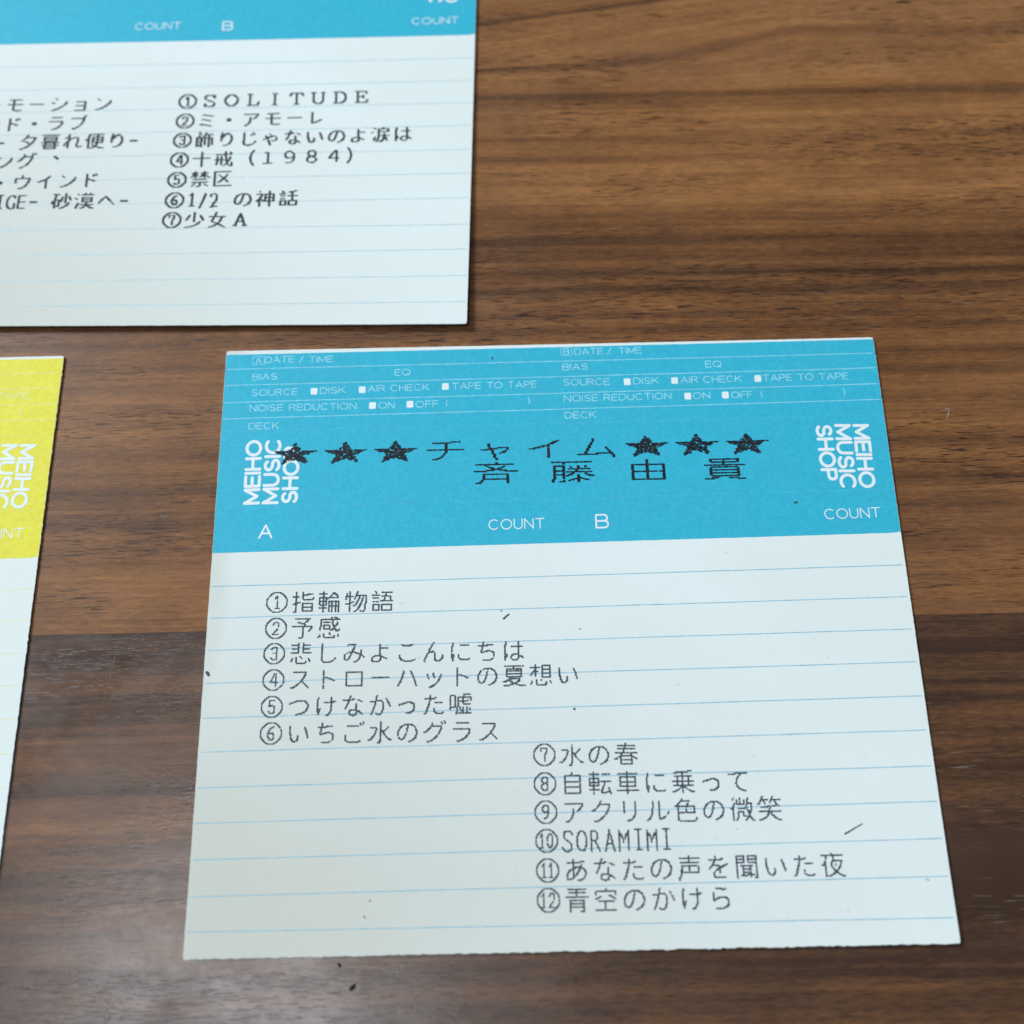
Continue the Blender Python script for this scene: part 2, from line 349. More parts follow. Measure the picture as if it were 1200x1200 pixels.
"感":[24,0,624,520,2097150,1048832,1048832,1308936,1048840,1048856,1306768,1181856,2230464,2230336,2357730,2098994,28,0,2048,133120,2229252,2228292,6422596,8519616,0],
"戒":[24,0,512,536,516,516,4194300,512,512,541184,540936,540936,540936,540944,8386832,540960,540960,540864,540802,1065090,1065410,1065538,1058,2078,0],
"指":[24,0,528384,528392,528628,532352,528384,8327168,528386,528386,528380,524288,524288,753664,1843196,6819844,528388,528388,532476,528388,528388,528388,532476,3670016,0],
"斉":[24,0,2048,2048,8388604,131136,65664,49408,26112,15360,123840,16646271,0,0,524256,262176,262176,262176,262176,524256,524320,524320,1048608,7340064,0],
"春":[24,0,4096,4096,2097144,8192,8192,2097144,16384,16384,16384,8388606,65664,131136,262080,917616,3276876,14811202,262080,131136,131136,131136,262080,0,0],
"暮":[24,0,0,8388606,0,0,1048560,524304,524304,1048560,524304,524304,524256,32768,8388606,131136,131136,524256,3932222,262176,524256,262176,262176,524256,0],
"水":[24,0,2048,2048,2048,2048,2048,2056,4130832,34848,34880,69248,68352,67840,133504,133248,264256,788512,1574928,1050636,14682119,6144,4096,28672,0],
"涙":[24,0,256,1573120,294908,16388,16388,16388,32764,14696448,16384,16512,16512,16512,20478,16512,278656,541152,557344,1605920,1081872,1115664,68608,145408,0],
"漠":[24,0,2080,1050656,589822,0,0,0,32760,12599304,3162120,32760,16392,16392,32760,512,524800,524800,655358,1049728,1049792,2103392,2109496,2211855,0],
"物":[24,0,263168,263168,2361344,2361344,2363390,8360210,4460818,4464946,4465186,262690,263202,312386,460866,8128708,266372,287108,262404,262916,262660,263172,264328,274552,0],
"由":[24,0,4096,4096,4096,4096,4096,2097144,1052680,1052680,1052680,1052680,1052680,1052680,2097144,1052680,1052680,1052680,1052680,1052680,1052680,1052680,2097144,0,0],
"砂":[24,0,128,8355968,524416,524416,524424,526472,1050756,1050756,1052802,2068610,1085568,7377024,13664384,9470088,9469960,1081360,1081392,1081440,2064576,1049344,1052160,12288,0],
"神":[24,0,524416,262272,128,128,8331260,69764,69764,135300,397444,270332,266372,1708164,2691204,4755588,4759548,524416,524416,524416,524416,524416,524416,524416,0],
"禁":[24,0,131136,131136,4179964,262208,983520,688976,1196616,2231364,4325443,0,0,1048560,0,0,0,4194300,2048,133120,264288,526352,3147788,61440,0],
"空":[24,0,0,2048,2048,4194300,2097156,2097156,2097156,448,196704,786456,3145732,0,524272,4096,4096,4096,4096,4096,4096,4096,4194300,0,0],
"笑":[24,262400,524800,524800,2091006,1180736,2230336,2164768,12648480,56,16324,2082816,2048,4096,4096,8386558,15360,9216,26112,17152,33152,196800,786480,7340046,0],
"聞":[24,0,0,4179964,2114564,2114564,4179964,2114564,2114564,4179964,2097156,2097156,2359236,2130180,2130180,2162436,2130180,2130180,2162436,2130180,2133988,2355460,2097412,2097180,0],
"自":[24,2048,4096,4096,8192,1048560,524304,524304,524304,524304,524304,1048560,524304,524304,524304,524304,1048560,524304,524304,524304,524304,524304,1048560,0,0],
"色":[24,0,32768,32768,130816,131328,262656,525824,1573888,7340024,526344,526344,526344,526344,526344,1048568,524288,524288,524288,524288,524290,524290,786436,262136,0],
"藤":[24,0,0,8388606,65536,65536,0,4129040,2167056,2162960,2179068,2163200,4129280,2195454,2164752,2168848,4141324,2179335,2162944,2163072,2164576,4266264,4268288,4653312,0],
"話":[24,0,524316,263136,265344,128,8355968,128,128,4136958,128,128,128,4128896,128,128,4165628,2131972,2131972,2131972,2131972,2131972,4165628,0,0],
"語":[24,0,524288,270332,262400,256,8356096,8184,520,4129288,520,1032,16382,4128768,0,0,4169724,2134020,2134020,2134020,2134020,2134020,4169724,0,0],
"貴":[24,0,0,1048560,528400,528400,524272,4096,4096,8388606,0,524256,524304,524304,1048560,524304,524304,1048560,524304,524304,524272,32768,459744,8126494,0],
"車":[24,0,4096,4096,4194300,4096,4096,1048560,528400,528400,528400,528400,1048560,528400,528400,528400,1048560,4096,4096,4096,8388606,4096,4096,4096,0],
"転":[24,0,262144,262144,8381436,262144,262144,262144,8380416,4464640,4464640,4468734,8380544,4464768,4464768,8380672,262400,262664,262664,8381956,263172,263228,264130,262146,0],
"輪":[24,0,262144,262592,8356192,262704,263192,264200,8364024,4513792,4489216,4489216,8364028,4493860,4493860,4493860,4166180,270332,266788,8360484,266788,266788,266788,266788,0],
"青":[24,0,0,2097144,4096,4096,1048560,4096,4096,4096,8388606,0,0,524256,262176,262176,524256,262176,262176,524256,262176,262176,262176,262624,0],
"飾":[24,131072,262656,394240,66560,34814,264256,264256,266304,4165696,2134012,2132036,4163652,2132036,2132036,2132036,4163652,2099268,2164804,2164804,2164804,3047488,3702848,32832,0],
"（":[24,2,4,12,8,16,16,32,32,32,32,96,64,64,96,32,32,32,32,16,16,8,12,4,2],
"）":[24,4194304,2097152,3145728,1048576,524288,524288,262144,262144,262144,262144,262144,131072,131072,262144,262144,262144,262144,262144,524288,524288,1048576,3145728,2097152,4194304],
"１":[24,0,0,0,0,63488,2048,2048,2048,2048,2048,2048,2048,2048,2048,2048,2048,2048,2048,2048,2048,262080,0,0,0],
"４":[24,0,0,0,0,1792,3328,2304,4352,8448,24832,16640,33024,98560,65792,131328,262112,256,256,256,256,256,0,0,0],
"８":[24,0,0,0,32256,49920,65664,65664,65664,65664,65664,49536,29440,56832,99072,196736,131136,131136,131136,131136,65664,59136,7168,0,0],
"９":[24,0,0,0,31744,50688,65792,131200,131200,131136,131136,131136,196800,99136,64576,64,128,128,128,256,512,130048,0,0,0],
"Ａ":[24,0,0,0,2048,2048,5120,5120,13824,8704,8704,25344,16640,16640,49536,65408,32896,98496,65600,65600,131104,1016312,0,0,0],
"Ｄ":[24,0,0,0,1048064,66432,65728,65632,65568,65584,65552,65552,65552,65552,65552,65552,65584,65568,65632,65728,66432,1048064,0,0,0],
"Ｅ":[24,0,0,0,1048544,65568,65568,65568,65536,65536,66048,66048,130560,66048,66048,65536,65536,65552,65552,65584,65568,1048544,0,0,0],
"Ｉ":[24,0,0,0,32512,2048,2048,2048,2048,2048,2048,2048,2048,2048,2048,2048,2048,2048,2048,2048,2048,32512,0,0,0],
"Ｌ":[24,0,0,0,520192,32768,32768,32768,32768,32768,32768,32768,32768,32768,32768,32768,32784,32784,32784,32800,32800,524256,0,0,0],
"Ｏ":[24,0,0,0,32512,49536,98496,196704,393264,262160,786456,524296,524296,524296,524296,786456,262160,393264,196704,98496,49536,32512,0,0,0],
"Ｓ":[24,0,0,0,65312,98464,196704,131168,131104,131072,65536,49152,14336,3584,384,64,32,131104,196640,196704,164032,163712,0,0,0],
"Ｔ":[24,0,0,0,524272,264208,788504,526344,526344,2048,2048,2048,2048,2048,2048,2048,2048,2048,2048,2048,2048,32512,0,0,0],
"Ｕ":[24,0,0,0,2081016,131104,131104,131104,131104,131104,131104,131104,131104,131104,131104,131104,131104,131104,196672,98496,49536,16128,0,0,0]}}
MM = 0.001
SC = bpy.context.scene
COL = SC.collection
random.seed(11)
RNG = np.random.RandomState(7)

# ------------------------------------------------------------------ camera
cam_d = bpy.data.cameras.new('camera')
cam_d.sensor_width = 36.0
cam_d.lens = 36.0
cam_d.clip_start = 0.005
cam_d.clip_end = 20.0
cam_d.dof.use_dof = True
cam_d.dof.focus_distance = 0.151
cam_d.dof.aperture_fstop = 12.5
cam = bpy.data.objects.new('camera', cam_d)
COL.objects.link(cam)
R = Matrix(DATA['R']).to_4x4()
R.translation = Vector(DATA['cam']) * MM
cam.matrix_world = R
SC.camera = cam

# ------------------------------------------------------------------ light
world = bpy.data.worlds.new('World')
SC.world = world
world.use_nodes = True
bg = world.node_tree.nodes['Background']
bg.inputs['Color'].default_value = (0.82, 0.93, 1.0, 1)
bg.inputs['Strength'].default_value = 0.16

def area(name, loc, target, size, size_y, power, color):
    d = bpy.data.lights.new(name, 'AREA')
    d.shape = 'RECTANGLE'; d.size = size; d.size_y = size_y
    d.energy = power; d.color = color
    o = bpy.data.objects.new(name, d); COL.objects.link(o)
    o.location = loc
    o.rotation_euler = (Vector(target) - Vector(loc)).to_track_quat('-Z', 'Y').to_euler()
    return o
# window daylight from behind the cards, high and a little to the left
area('window_light', (-2.00, 1.35, 1.95), (0.05, -0.02, 0), 1.1, 0.9, 128.0, (0.83, 0.925, 1.0))
# ceiling light whose sheen falls on the lower left of the table
area('ceiling_light', (-0.40, -0.37, 1.65), (0.03, -0.05, 0), 0.62, 0.40, 8.8, (0.93, 0.96, 1.0))

SC.view_settings.view_transform = 'Standard'
SC.view_settings.look = 'None'
SC.view_settings.exposure = 0.0
SC.view_settings.gamma = 1.0

# ------------------------------------------------------------------ materials
class Nodes:
    def __init__(s, name):
        s.m = bpy.data.materials.new(name); s.m.use_nodes = True
        s.t = s.m.node_tree; s.b = s.t.nodes['Principled BSDF']
        s.co = s.t.nodes.new('ShaderNodeTexCoord').outputs['Object']
    def n(s, kind, **kw):
        x = s.t.nodes.new(kind)
        for k, v in kw.items(): setattr(x, k, v)
        return x
    def put(s, sock, v):
        if isinstance(v, bpy.types.NodeSocket): s.t.links.new(v, sock)
        else: sock.default_value = v
    def math(s, op, a, b=0.0, c=0.0, clamp=False):
        x = s.n('ShaderNodeMath', operation=op); x.use_clamp = clamp
        s.put(x.inputs[0], a); s.put(x.inputs[1], b); s.put(x.inputs[2], c)
        return x.outputs[0]
    def noise(s, sx, sy, off=0.0, detail=2.0, rough=0.5, vec=None, dist=0.0):
        m = s.n('ShaderNodeMapping'); s.put(m.inputs['Vector'], vec if vec is not None else s.co)
        m.inputs['Scale'].default_value = (sx, sy, sx); m.inputs['Location'].default_value = (off, off * 1.7, off * .3)
        x = s.n('ShaderNodeTexNoise'); s.put(x.inputs['Vector'], m.outputs[0])
        x.inputs['Scale'].default_value = 1.0; x.inputs['Detail'].default_value = detail
        x.inputs['Roughness'].default_value = rough; x.inputs['Distortion'].default_value = dist
        return x.outputs['Fac']
    def range(s, v, a, b, c=0.0, d=1.0):
        x = s.n('ShaderNodeMapRange'); x.interpolation_type = 'SMOOTHSTEP'
        s.put(x.inputs['Value'], v)
        for k, q in (('From Min', a), ('From Max', b), ('To Min', c), ('To Max', d)): s.put(x.inputs[k], q)
        return x.outputs[0]
    def ramp(s, v, stops):
        x = s.n('ShaderNodeValToRGB'); s.put(x.inputs[0], v)
        e = x.color_ramp.elements
        while len(e) < len(stops): e.new(0.5)
        for i, (p, c) in enumerate(stops):
            e[i].position = p
        for i, (p, c) in enumerate(stops):
            e[i].color = (c, c, c, 1) if not isinstance(c, tuple) else (*c, 1)
        return x.outputs['Color']
    def mix(s, f, a, b):
        x = s.n('ShaderNodeMix', data_type='RGBA')
        s.put(x.inputs[0], f); s.put(x.inputs[6], a if not isinstance(a, tuple) else (*a, 1)); s.put(x.inputs[7], b if not isinstance(b, tuple) else (*b, 1))
        return x.outputs[2]
    def bump(s, h, dist, strength=1.0):
        x = s.n('ShaderNodeBump'); s.put(x.inputs['Height'], h)
        x.inputs['Distance'].default_value = dist; x.inputs['Strength'].default_value = strength
        s.put(s.b.inputs['Normal'], x.outputs[0])

# grain profile across the boards: (mm from the front card's top edge, tone)
FAR_BANDS = [(75, .50), (63.9, .50), (63.0, .16), (62.2, .60), (53.5, .62), (52.6, .22), (51.9, .54), (48.6, .50), (47.3, .14), (45.6, .34),
    (43.6, .52), (39.4, .50), (38.2, .34), (36.9, .54), (35.1, .52), (34.3, .36), (33.0, .62), (30.0, .56), (27.5, .66), (25.2, .56), (23.6, .42), (19.6, .40), (18.3, .16), (16.4, .32), (14.8, .24), (13.6, .46)]
NEAR_BANDS = [(13.6, .46), (12.0, .12), (10.5, .44), (8.8, .12), (7.2, .42), (5.4, .42), (4.3, .24), (3.0, .42), (1.9, .24), (0.2, .44), (-1.6, .42), (-2.9, .20), (-4.2, .50),
    (-6.0, .30), (-7.4, .50), (-11, .46), (-16.0, .56), (-17.9, .22), (-19.6, .50), (-22.0, .44), (-23.6, .16), (-25.2, .44), (-27.0, .40), (-28.2, .22), (-30.0, .42), (-33.5, .32), (-36.0, .50), (-40.5, .50), (-43.0, .44), (-46.0, .50)]

def wood_material(name, seed, bands=None, dark=0.0, sheen=0.36, flecks=0.0, purple=0.0, pore_amt=1.0, spec=.22, relief=.75):
    w = Nodes(name)
    sep = w.n('ShaderNodeSeparateXYZ'); w.put(sep.inputs[0], w.co)
    X, Y = sep.outputs[0], sep.outputs[1]
    warp1 = w.math('MULTIPLY_ADD', w.noise(7, 16, seed, 2), 0.0034, -0.0017)
    warp2 = w.math('MULTIPLY_ADD', w.noise(45, 300, seed + 3, 2), 0.0008, -0.0004)
    y = w.math('ADD', w.math('ADD', Y, warp1), warp2)
    if bands:
        lift = w.math('MULTIPLY', w.math('MULTIPLY', w.math('MINIMUM', w.math('SUBTRACT', X, 0.040), 0.055), -0.148), w.range(Y, 0.0475, 0.0625))
        y = w.math('ADD', y, lift)
        def prof(bl):
            lo, hi = bl[-1][0] * MM, bl[0][0] * MM
            q = w.math('DIVIDE', w.math('SUBTRACT', y, lo), hi - lo, clamp=True)
            return w.ramp(q, [((p * MM - lo) / (hi - lo), c) for p, c in reversed(bl)])
        tone = w.mix(w.math('GREATER_THAN', y, 0.0136), prof(NEAR_BANDS), prof(FAR_BANDS))
        soft = w.noise(16, 40, seed + 31, 2)          # bands fade in and out along the board
        tone = w.mix(w.range(soft, .30, .75, 0.16, .48), tone, (.45, .45, .45))
    else:
        comb = w.n('ShaderNodeCombineXYZ'); w.put(comb.inputs[0], X); w.put(comb.inputs[1], y)
        a = w.noise(2.5, 210, seed + 5, 3, .55, comb.outputs[0])
        b = w.noise(2.0, 60, seed + 9, 2, .5, comb.outputs[0])
        tone = w.math('ADD', w.math('MULTIPLY', w.range(a, .30, .68), .30), w.math('MULTIPLY', w.range(b, .32, .66), .30))
    # fine streaks, mottling and pores
    comb2 = w.n('ShaderNodeCombineXYZ'); w.put(comb2.inputs[0], X); w.put(comb2.inputs[1], y)
    st = w.noise(22, 1500, seed + 1, 4, .62, comb2.outputs[0])
    st2 = w.noise(60, 420, seed + 2, 3, .6, comb2.outputs[0])
    mot = w.noise(110, 150, seed + 6, 5, .7)
    big = w.noise(9, 26, seed + 8, 3, .6)
    tone = w.math('ADD', tone, w.math('MULTIPLY_ADD', st, .46, -.23))
    tone = w.math('ADD', tone, w.math('MULTIPLY_ADD', st2, .32, -.16))
    tone = w.math('ADD', tone, w.math('MULTIPLY_ADD', mot, .26, -.13))
    tick = w.noise(520, 3000, seed + 33, 3, .7)
    tone = w.math('ADD', tone, w.math('MULTIPLY_ADD', tick, .50, -.25))
    tone = w.math('ADD', tone, w.math('MULTIPLY_ADD', big, .44, -.22 - dark))
    col = w.ramp(tone, [(0.0, (.034, .0145, .0070)), (.18, (.086, .0370, .0155)), (.36, (.152, .0635, .0230)), (.52, (.228, .0975, .0335)), (.68, (.312, .1380, .0470)), (.88, (.400, .1830, .0640))])
    hue = w.noise(14, 30, seed + 12, 3, .6)
    col = w.mix(w.range(hue, .40, .70, 0, .55), col, w.mix(.35, col, (.15, .085, .060)))
    if purple: col = w.mix(purple, col, (.090, .0480, .0390))
    pore = w.noise(330, 5200, seed + 4, 1, .5)
    pm = w.range(pore, .575, .68)
    zone = w.range(w.noise(20, 120, seed + 14, 2), .38, .62)
    pm = w.math('MULTIPLY', pm, zone)
    col = w.mix(w.math('MULTIPLY', pm, .55 * pore_amt), col, (.022, .012, .009))
    # light glinting off open pores, painted as pale dashes in the colour
    if flecks:
        fl = w.noise(260, 4200, seed + 21, 1, .5)
        fm = w.math('MULTIPLY', w.range(fl, .660, .735), w.range(w.noise(14, 60, seed + 26, 2), .48, .66))
        col = w.mix(w.math('MULTIPLY', fm, flecks), col, (.34, .26, .20))
    w.put(w.b.inputs['Base Color'], col)
    rg = w.noise(70, 105, seed + 17, 5, .75)
    w.put(w.b.inputs['Roughness'], w.math('MULTIPLY_ADD', rg, .44, sheen - .205))
    w.b.inputs['Specular IOR Level'].default_value = spec
    fine = w.noise(1200, 2000, seed + 25, 3, .7)
    rel = w.noise(90, 900, seed + 27, 3, .6)
    h = w.math('SUBTRACT', w.math('ADD', w.math('MULTIPLY', fine, .50), w.math('MULTIPLY', rel, .55)), w.math('MULTIPLY', pm, .32))
    w.bump(h, 0.00005, relief)
    return w.m

def paper_material(name, base, age_shade=.6):
    w = Nodes(name)
    sep = w.n('ShaderNodeSeparateXYZ'); w.put(sep.inputs[0], w.co)
    f = w.noise(420, 420, 2.0, 4, .65)
    g = w.noise(30, 45, 5.0, 3, .6)
    col = w.mix(w.range(f, .25, .75, 0, .5), base, tuple(c * .955 for c in base))
    col = w.mix(w.range(g, .35, .70, 0, .8), col, (base[0] * .955, base[1] * .955, base[2] * .93))
    # paper gone cream along the left margin; soft shade painted into near left corner
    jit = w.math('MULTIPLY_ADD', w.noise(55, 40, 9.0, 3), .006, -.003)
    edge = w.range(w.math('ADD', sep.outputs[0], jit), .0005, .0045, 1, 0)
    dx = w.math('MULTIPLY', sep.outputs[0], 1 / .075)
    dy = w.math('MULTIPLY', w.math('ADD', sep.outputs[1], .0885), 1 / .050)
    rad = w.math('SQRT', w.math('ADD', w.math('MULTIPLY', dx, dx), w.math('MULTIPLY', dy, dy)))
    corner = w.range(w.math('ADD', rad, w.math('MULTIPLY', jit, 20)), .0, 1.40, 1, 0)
    age_shade_mask = w.math('MAXIMUM', w.math('MULTIPLY', edge, .55), w.math('MULTIPLY', corner, .95))
    col = w.mix(w.math('MULTIPLY', age_shade_mask, age_shade), col, (.42, .395, .305))
    # a few fibres and specks
    sp = w.noise(1500, 1500, 3.0, 1, .5)
    col = w.mix(w.range(sp, .76, .80, 0, .45), col, (.45, .45, .42))
    w.put(w.b.inputs['Base Color'], col)
    w.b.inputs['Roughness'].default_value = .62
    w.b.inputs['Specular IOR Level'].default_value = .12
    w.bump(w.noise(900, 900, 1.0, 4, .7), .00002, .5)
    return w.m

def print_material(name, base, var=.08, rough=.5, worn=0.0):
    w = Nodes(name)
    f = w.noise(1300, 1300, 4.0, 3, .7)
    g = w.noise(120, 120, 7.0, 3, .6)
    col = w.mix(w.range(f, .3, .7), tuple(c * (1 - var) for c in base), tuple(min(1, c * (1 + var)) for c in base))
    col = w.mix(w.range(g, .3, .75, 0, .35), col, tuple(min(1, c * .9 + .02) for c in base))
    if worn:
        col = w.mix(w.range(w.noise(2600, 2600, 8.0, 1), .62, .70, 0, worn), col, (.66, .72, .74))
    w.put(w.b.inputs['Base Color'], col)
    w.b.inputs['Roughness'].default_value = rough
    w.b.inputs['Specular IOR Level'].default_value = .16
    w.bump(w.noise(900, 900, 1.0, 4, .7), .00002, .5)
    return w.m

M = {
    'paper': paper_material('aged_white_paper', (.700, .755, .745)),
    'blue': print_material('cyan_print', (.034, .405, .555), .06, .5, .03),
    'yellow': print_material('yellow_print', (.700, .650, .050), .06, .5, .10),
    'white': print_material('unprinted_white', (.70, .76, .78), .05),
    'hair_blue': print_material('white_hairline_on_cyan', (.27, .60, .74), .12),
    'pale_blue': print_material('faint_lettering_on_cyan', (.36, .68, .78), .12),
    'faint_blue': print_material('faintest_hairline_on_cyan', (.065, .435, .615), .10),
    'hair_yellow': print_material('white_hairline_on_yellow', (.68, .70, .28), .08),
    'pale_yellow': print_material('faint_lettering_on_yellow', (.68, .71, .38), .08),
    'faint_yellow': print_material('faintest_hairline_on_yellow', (.66, .665, .14), .08),
    'rule_blue': print_material('blue_rule_ink', (.27, .47, .57), .16),
    'rule_grey': print_material('pale_rule_ink', (.46, .60, .64), .12),
    'rule_yellow': print_material('yellow_rule_ink', (.72, .71, .50), .06),
    'ink': print_material('ribbon_ink', (.050, .072, .094), .35, .55, .16),
    'ink_far': print_material('ribbon_ink_dense', (.020, .034, .040), .35, .55, .05),
    'ink_black': print_material('ribbon_ink_black', (.008, .014, .022), .4, .5, .06),
    'fleck': print_material('dust_pale', (.36, .33, .31), .2, .8),
    'crumb': print_material('crumb_dark', (.022, .018, .015), .3, .8),
    'scratch': print_material('scratch_pale', (.13, .088, .070), .2, .5),
}

# ------------------------------------------------------------------ object helpers
def link(name, mesh, mat=None, parent=None):
    o = bpy.data.objects.new(name, mesh); COL.objects.link(o)
    if mat is not None and not mesh.materials: mesh.materials.append(mat)
    o.parent = parent
    return o
def mesh_from(name, V, F, smooth=False):
    me = bpy.data.meshes.new(name)
    me.from_pydata([tuple(v) for v in V], [], [tuple(int(i) for i in f) for f in F]); me.update()
    if smooth: me.shade_smooth()
    return me
def thing(name, label, cat, loc=(0, 0, 0), rz=0.0, group=None):
    o = bpy.data.objects.new(name, None); COL.objects.link(o)
    o.empty_display_size = .01
    o.location = loc; o.rotation_euler = (0, 0, rz)
    o['label'] = label; o['category'] = cat
    if group: o['group'] = group
    return o

# ------------------------------------------------------------------ table top
seam = DATA['seam']
tilt = math.atan2(seam[1][1] - seam[0][1], seam[1][0] - seam[0][0])
seam_y = (seam[0][1] - math.tan(tilt) * seam[0][0]) * MM
table = thing('wooden_tabletop', 'brown walnut board table top under the three paper cards', 'table', (0, 0, 0), tilt)
def plank(y0, y1, mat, label=None):
    g = 0.000003; T = .024; b = .00002
    x0, x1 = -.42, .52
    bm = bmesh.new()
    sec = [(y0 + g, -T), (y1 - g, -T), (y1 - g, -b), (y1 - g - b * .6, 0), (y0 + g + b * .6, 0), (y0 + g, -b)]
    n = 24; rings = []
    for i in range(n + 1):
        x = x0 + (x1 - x0) * i / n
        rings.append([bm.verts.new((x, y, z)) for y, z in sec])
    for a, c in zip(rings, rings[1:]):
        for i in range(6):
            bm.faces.new((a[i], c[i], c[(i + 1) % 6], a[(i + 1) % 6]))
    bm.faces.new(rings[0]); bm.faces.new(rings[-1][::-1])
    bmesh.ops.recalc_face_normals(bm, faces=bm.faces)
    me = bpy.data.meshes.new('plank'); bm.to_mesh(me); bm.free()
    o = link('plank', me, mat, table)
    if label: o['label'] = label
    return o
plank(seam_y, seam_y + .130, wood_material('walnut_banded', 4.0, bands=True, sheen=.42, flecks=.14, pore_amt=1.7), 'light brown board with dark parallel grain bands')
plank(seam_y - .130, seam_y, wood_material('walnut_dark', 51.0, dark=.22, sheen=.27, flecks=.40, purple=.12, spec=.55, relief=.45), 'darker purplish board with pale glints painted along open pores')
plank(seam_y + .130, seam_y + .260, wood_material('walnut_mid', 23.0, dark=-.10, sheen=.42))
plank(seam_y - .260, seam_y - .130, wood_material('walnut_mid_second', 77.0, dark=-.08, sheen=.42))

# ------------------------------------------------------------------ cards
THICK = .28
CW, CH = 101.6, 88.05
def c01(t): return min(max(t, 0.0), 1.0)
def lift_front(x, y):
    return .16 * c01(x / CW) ** 6 + .34 * c01(-y / CH) ** 10
def lift_top(x, y):
    return .75 * c01(-y / CH) ** 3 + .25 * c01(x / CW) ** 4
def lift_yellow(x, y):
    return .08 * c01(x / CW) ** 5

class CardBuilder:
    def __init__(s, d, lift, label, rag):
        s.d, s.lift = d, lift
        s.root = thing('index_card', label, 'index card', (d['org'][0] * MM, d['org'][1] * MM, 0), d['ang'], 'cassette index cards on the table')
        s.rag = rag                                    # raggedness of top, right, bottom, left edges in mm
        s.q = [np.array(p) for p in d['out']]          # corners TL TR BR BL
    def at(s, u, v):
        tl, tr, br, bl = s.q
        return (tl * (1 - u) + tr * u) * (1 - v) + (bl * (1 - u) + br * u) * v
    def z(s, x, y, layer): return THICK + s.lift(x, y) + layer
    def put(s, name, V2, F, mat, layer, parent=None):
        V = [(x * MM, y * MM, s.z(x, y, layer) * MM) for x, y in V2]
        return link(name, mesh_from(name, V, F), M[mat], parent or s.root)
    def ragged(s, t, k):
        a = s.rag[k]
        n1 = noise.noise(Vector((t * 34, k * 7.3, s.q[0][0]))) ; n2 = noise.noise(Vector((t * 150, k * 3.1 + 5, 1.0)))
        return a * (.3 * n1 + .8 * n2)
    def sheet(s):
        nu, nv = 220, 190
        P = []
        for j in range(nv + 1):
            for i in range(nu + 1):
                u, v = i / nu, j / nv
                x, y = s.at(u, v)
                if j == 0: y += s.ragged(u, 0)
                if j == nv: y += s.ragged(u, 2)
                if i == nu: x += s.ragged(v, 1)
                if i == 0: x += s.ragged(v, 3)
                r = 1.1                                  # slightly rounded corners
                for (ci, cj) in ((0, 0), (nu, 0), (nu, nv), (0, nv)):
                    if i == ci and j == cj:
                        cx, cy = s.at(.5, .5); x += (cx - x) * .0016 * r; y += (cy - y) * .0016 * r
                P.append((x, y))
        N = (nu + 1) * (nv + 1)
        V = [(x * MM, y * MM, s.z(x, y, 0) * MM) for x, y in P] + [(x * MM, y * MM, (s.z(x, y, 0) - THICK + .02) * MM) for x, y in P]
        F = []
        W = nu + 1
        for j in range(nv):
            for i in range(nu):
                a = j * W + i
                F.append((a, a + W, a + W + 1, a + 1)); F.append((a + N, a + N + 1, a + N + W + 1, a + N + W))
        ring = [i for i in range(nu + 1)] + [j * W + nu for j in range(1, nv + 1)] + [nv * W + i for i in range(nu - 1, -1, -1)] + [j * W for j in range(nv - 1, 0, -1)]
        for a, b in zip(ring, ring[1:] + ring[:1]): F.append((a, b, b + N, a + N))
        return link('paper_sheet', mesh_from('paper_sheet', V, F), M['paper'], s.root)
    def band(s, mat, inset=.03):
        d = s.d; nu, nv = 160, 46
        V, F = [], []
        def ex(y, side):                                 # x of the sheet's side edge at this height
            v = c01(-y / CH); p = s.at(side, v)
            return p[0] + (inset if side == 0 else -inset) + .5 * s.ragged(v, 3 if side == 0 else 1)
        for j in range(nv + 1):
            for i in range(nu + 1):
                u, v = i / nu, j / nv
                yt = d['ht'][0] * (1 - u) + d['ht'][1] * u
                yb = d['hb'][0] * (1 - u) + d['hb'][1] * u
                if u > .988: yb += .14 * (u - .988) / .012
                yy = yt * (1 - v) + yb * v + (.035 * noise.noise(Vector((u * 60, v * 3, 0))) if j in (0, nv) else 0)
                x0, x1 = ex(yy, 0), ex(yy, 1)
                V.append((x0 + (x1 - x0) * u, yy))
        for j in range(nv):
            for i in range(nu):
                a = j * (nu + 1) + i; F.append((a, a + nu + 1, a + nu + 2, a + 1))
        s.put('header_panel', V, F, mat, .008)
    def strip(s, name, x0, y0, x1, y1, wid, mat, layer, gaps=0.0, parent=None):
        n = max(2, int(math.hypot(x1 - x0, y1 - y0) / .6)); V, F = [], []
        L = math.hypot(x1 - x0, y1 - y0); nx, ny = -(y1 - y0) / L, (x1 - x0) / L
        sd = random.random() * 50
        for i in range(n + 1):
            t = i / n; w = wid * .5 * (1 + .35 * noise.noise(Vector((t * n * .35, sd, 0))))
            o = .03 * noise.noise(Vector((t * 14, sd, 4)))
            x, y = x0 + (x1 - x0) * t, y0 + (y1 - y0) * t
            V += [(x + nx * (o + w), y + ny * (o + w)), (x + nx * (o - w), y + ny * (o - w))]
            if i:
                a = 2 * i
                if noise.noise(Vector((t * n * .5, sd, 9))) > -.9 + gaps: F.append((a - 2, a - 1, a + 1, a))
        return s.put(name, V, F, mat, layer, parent)

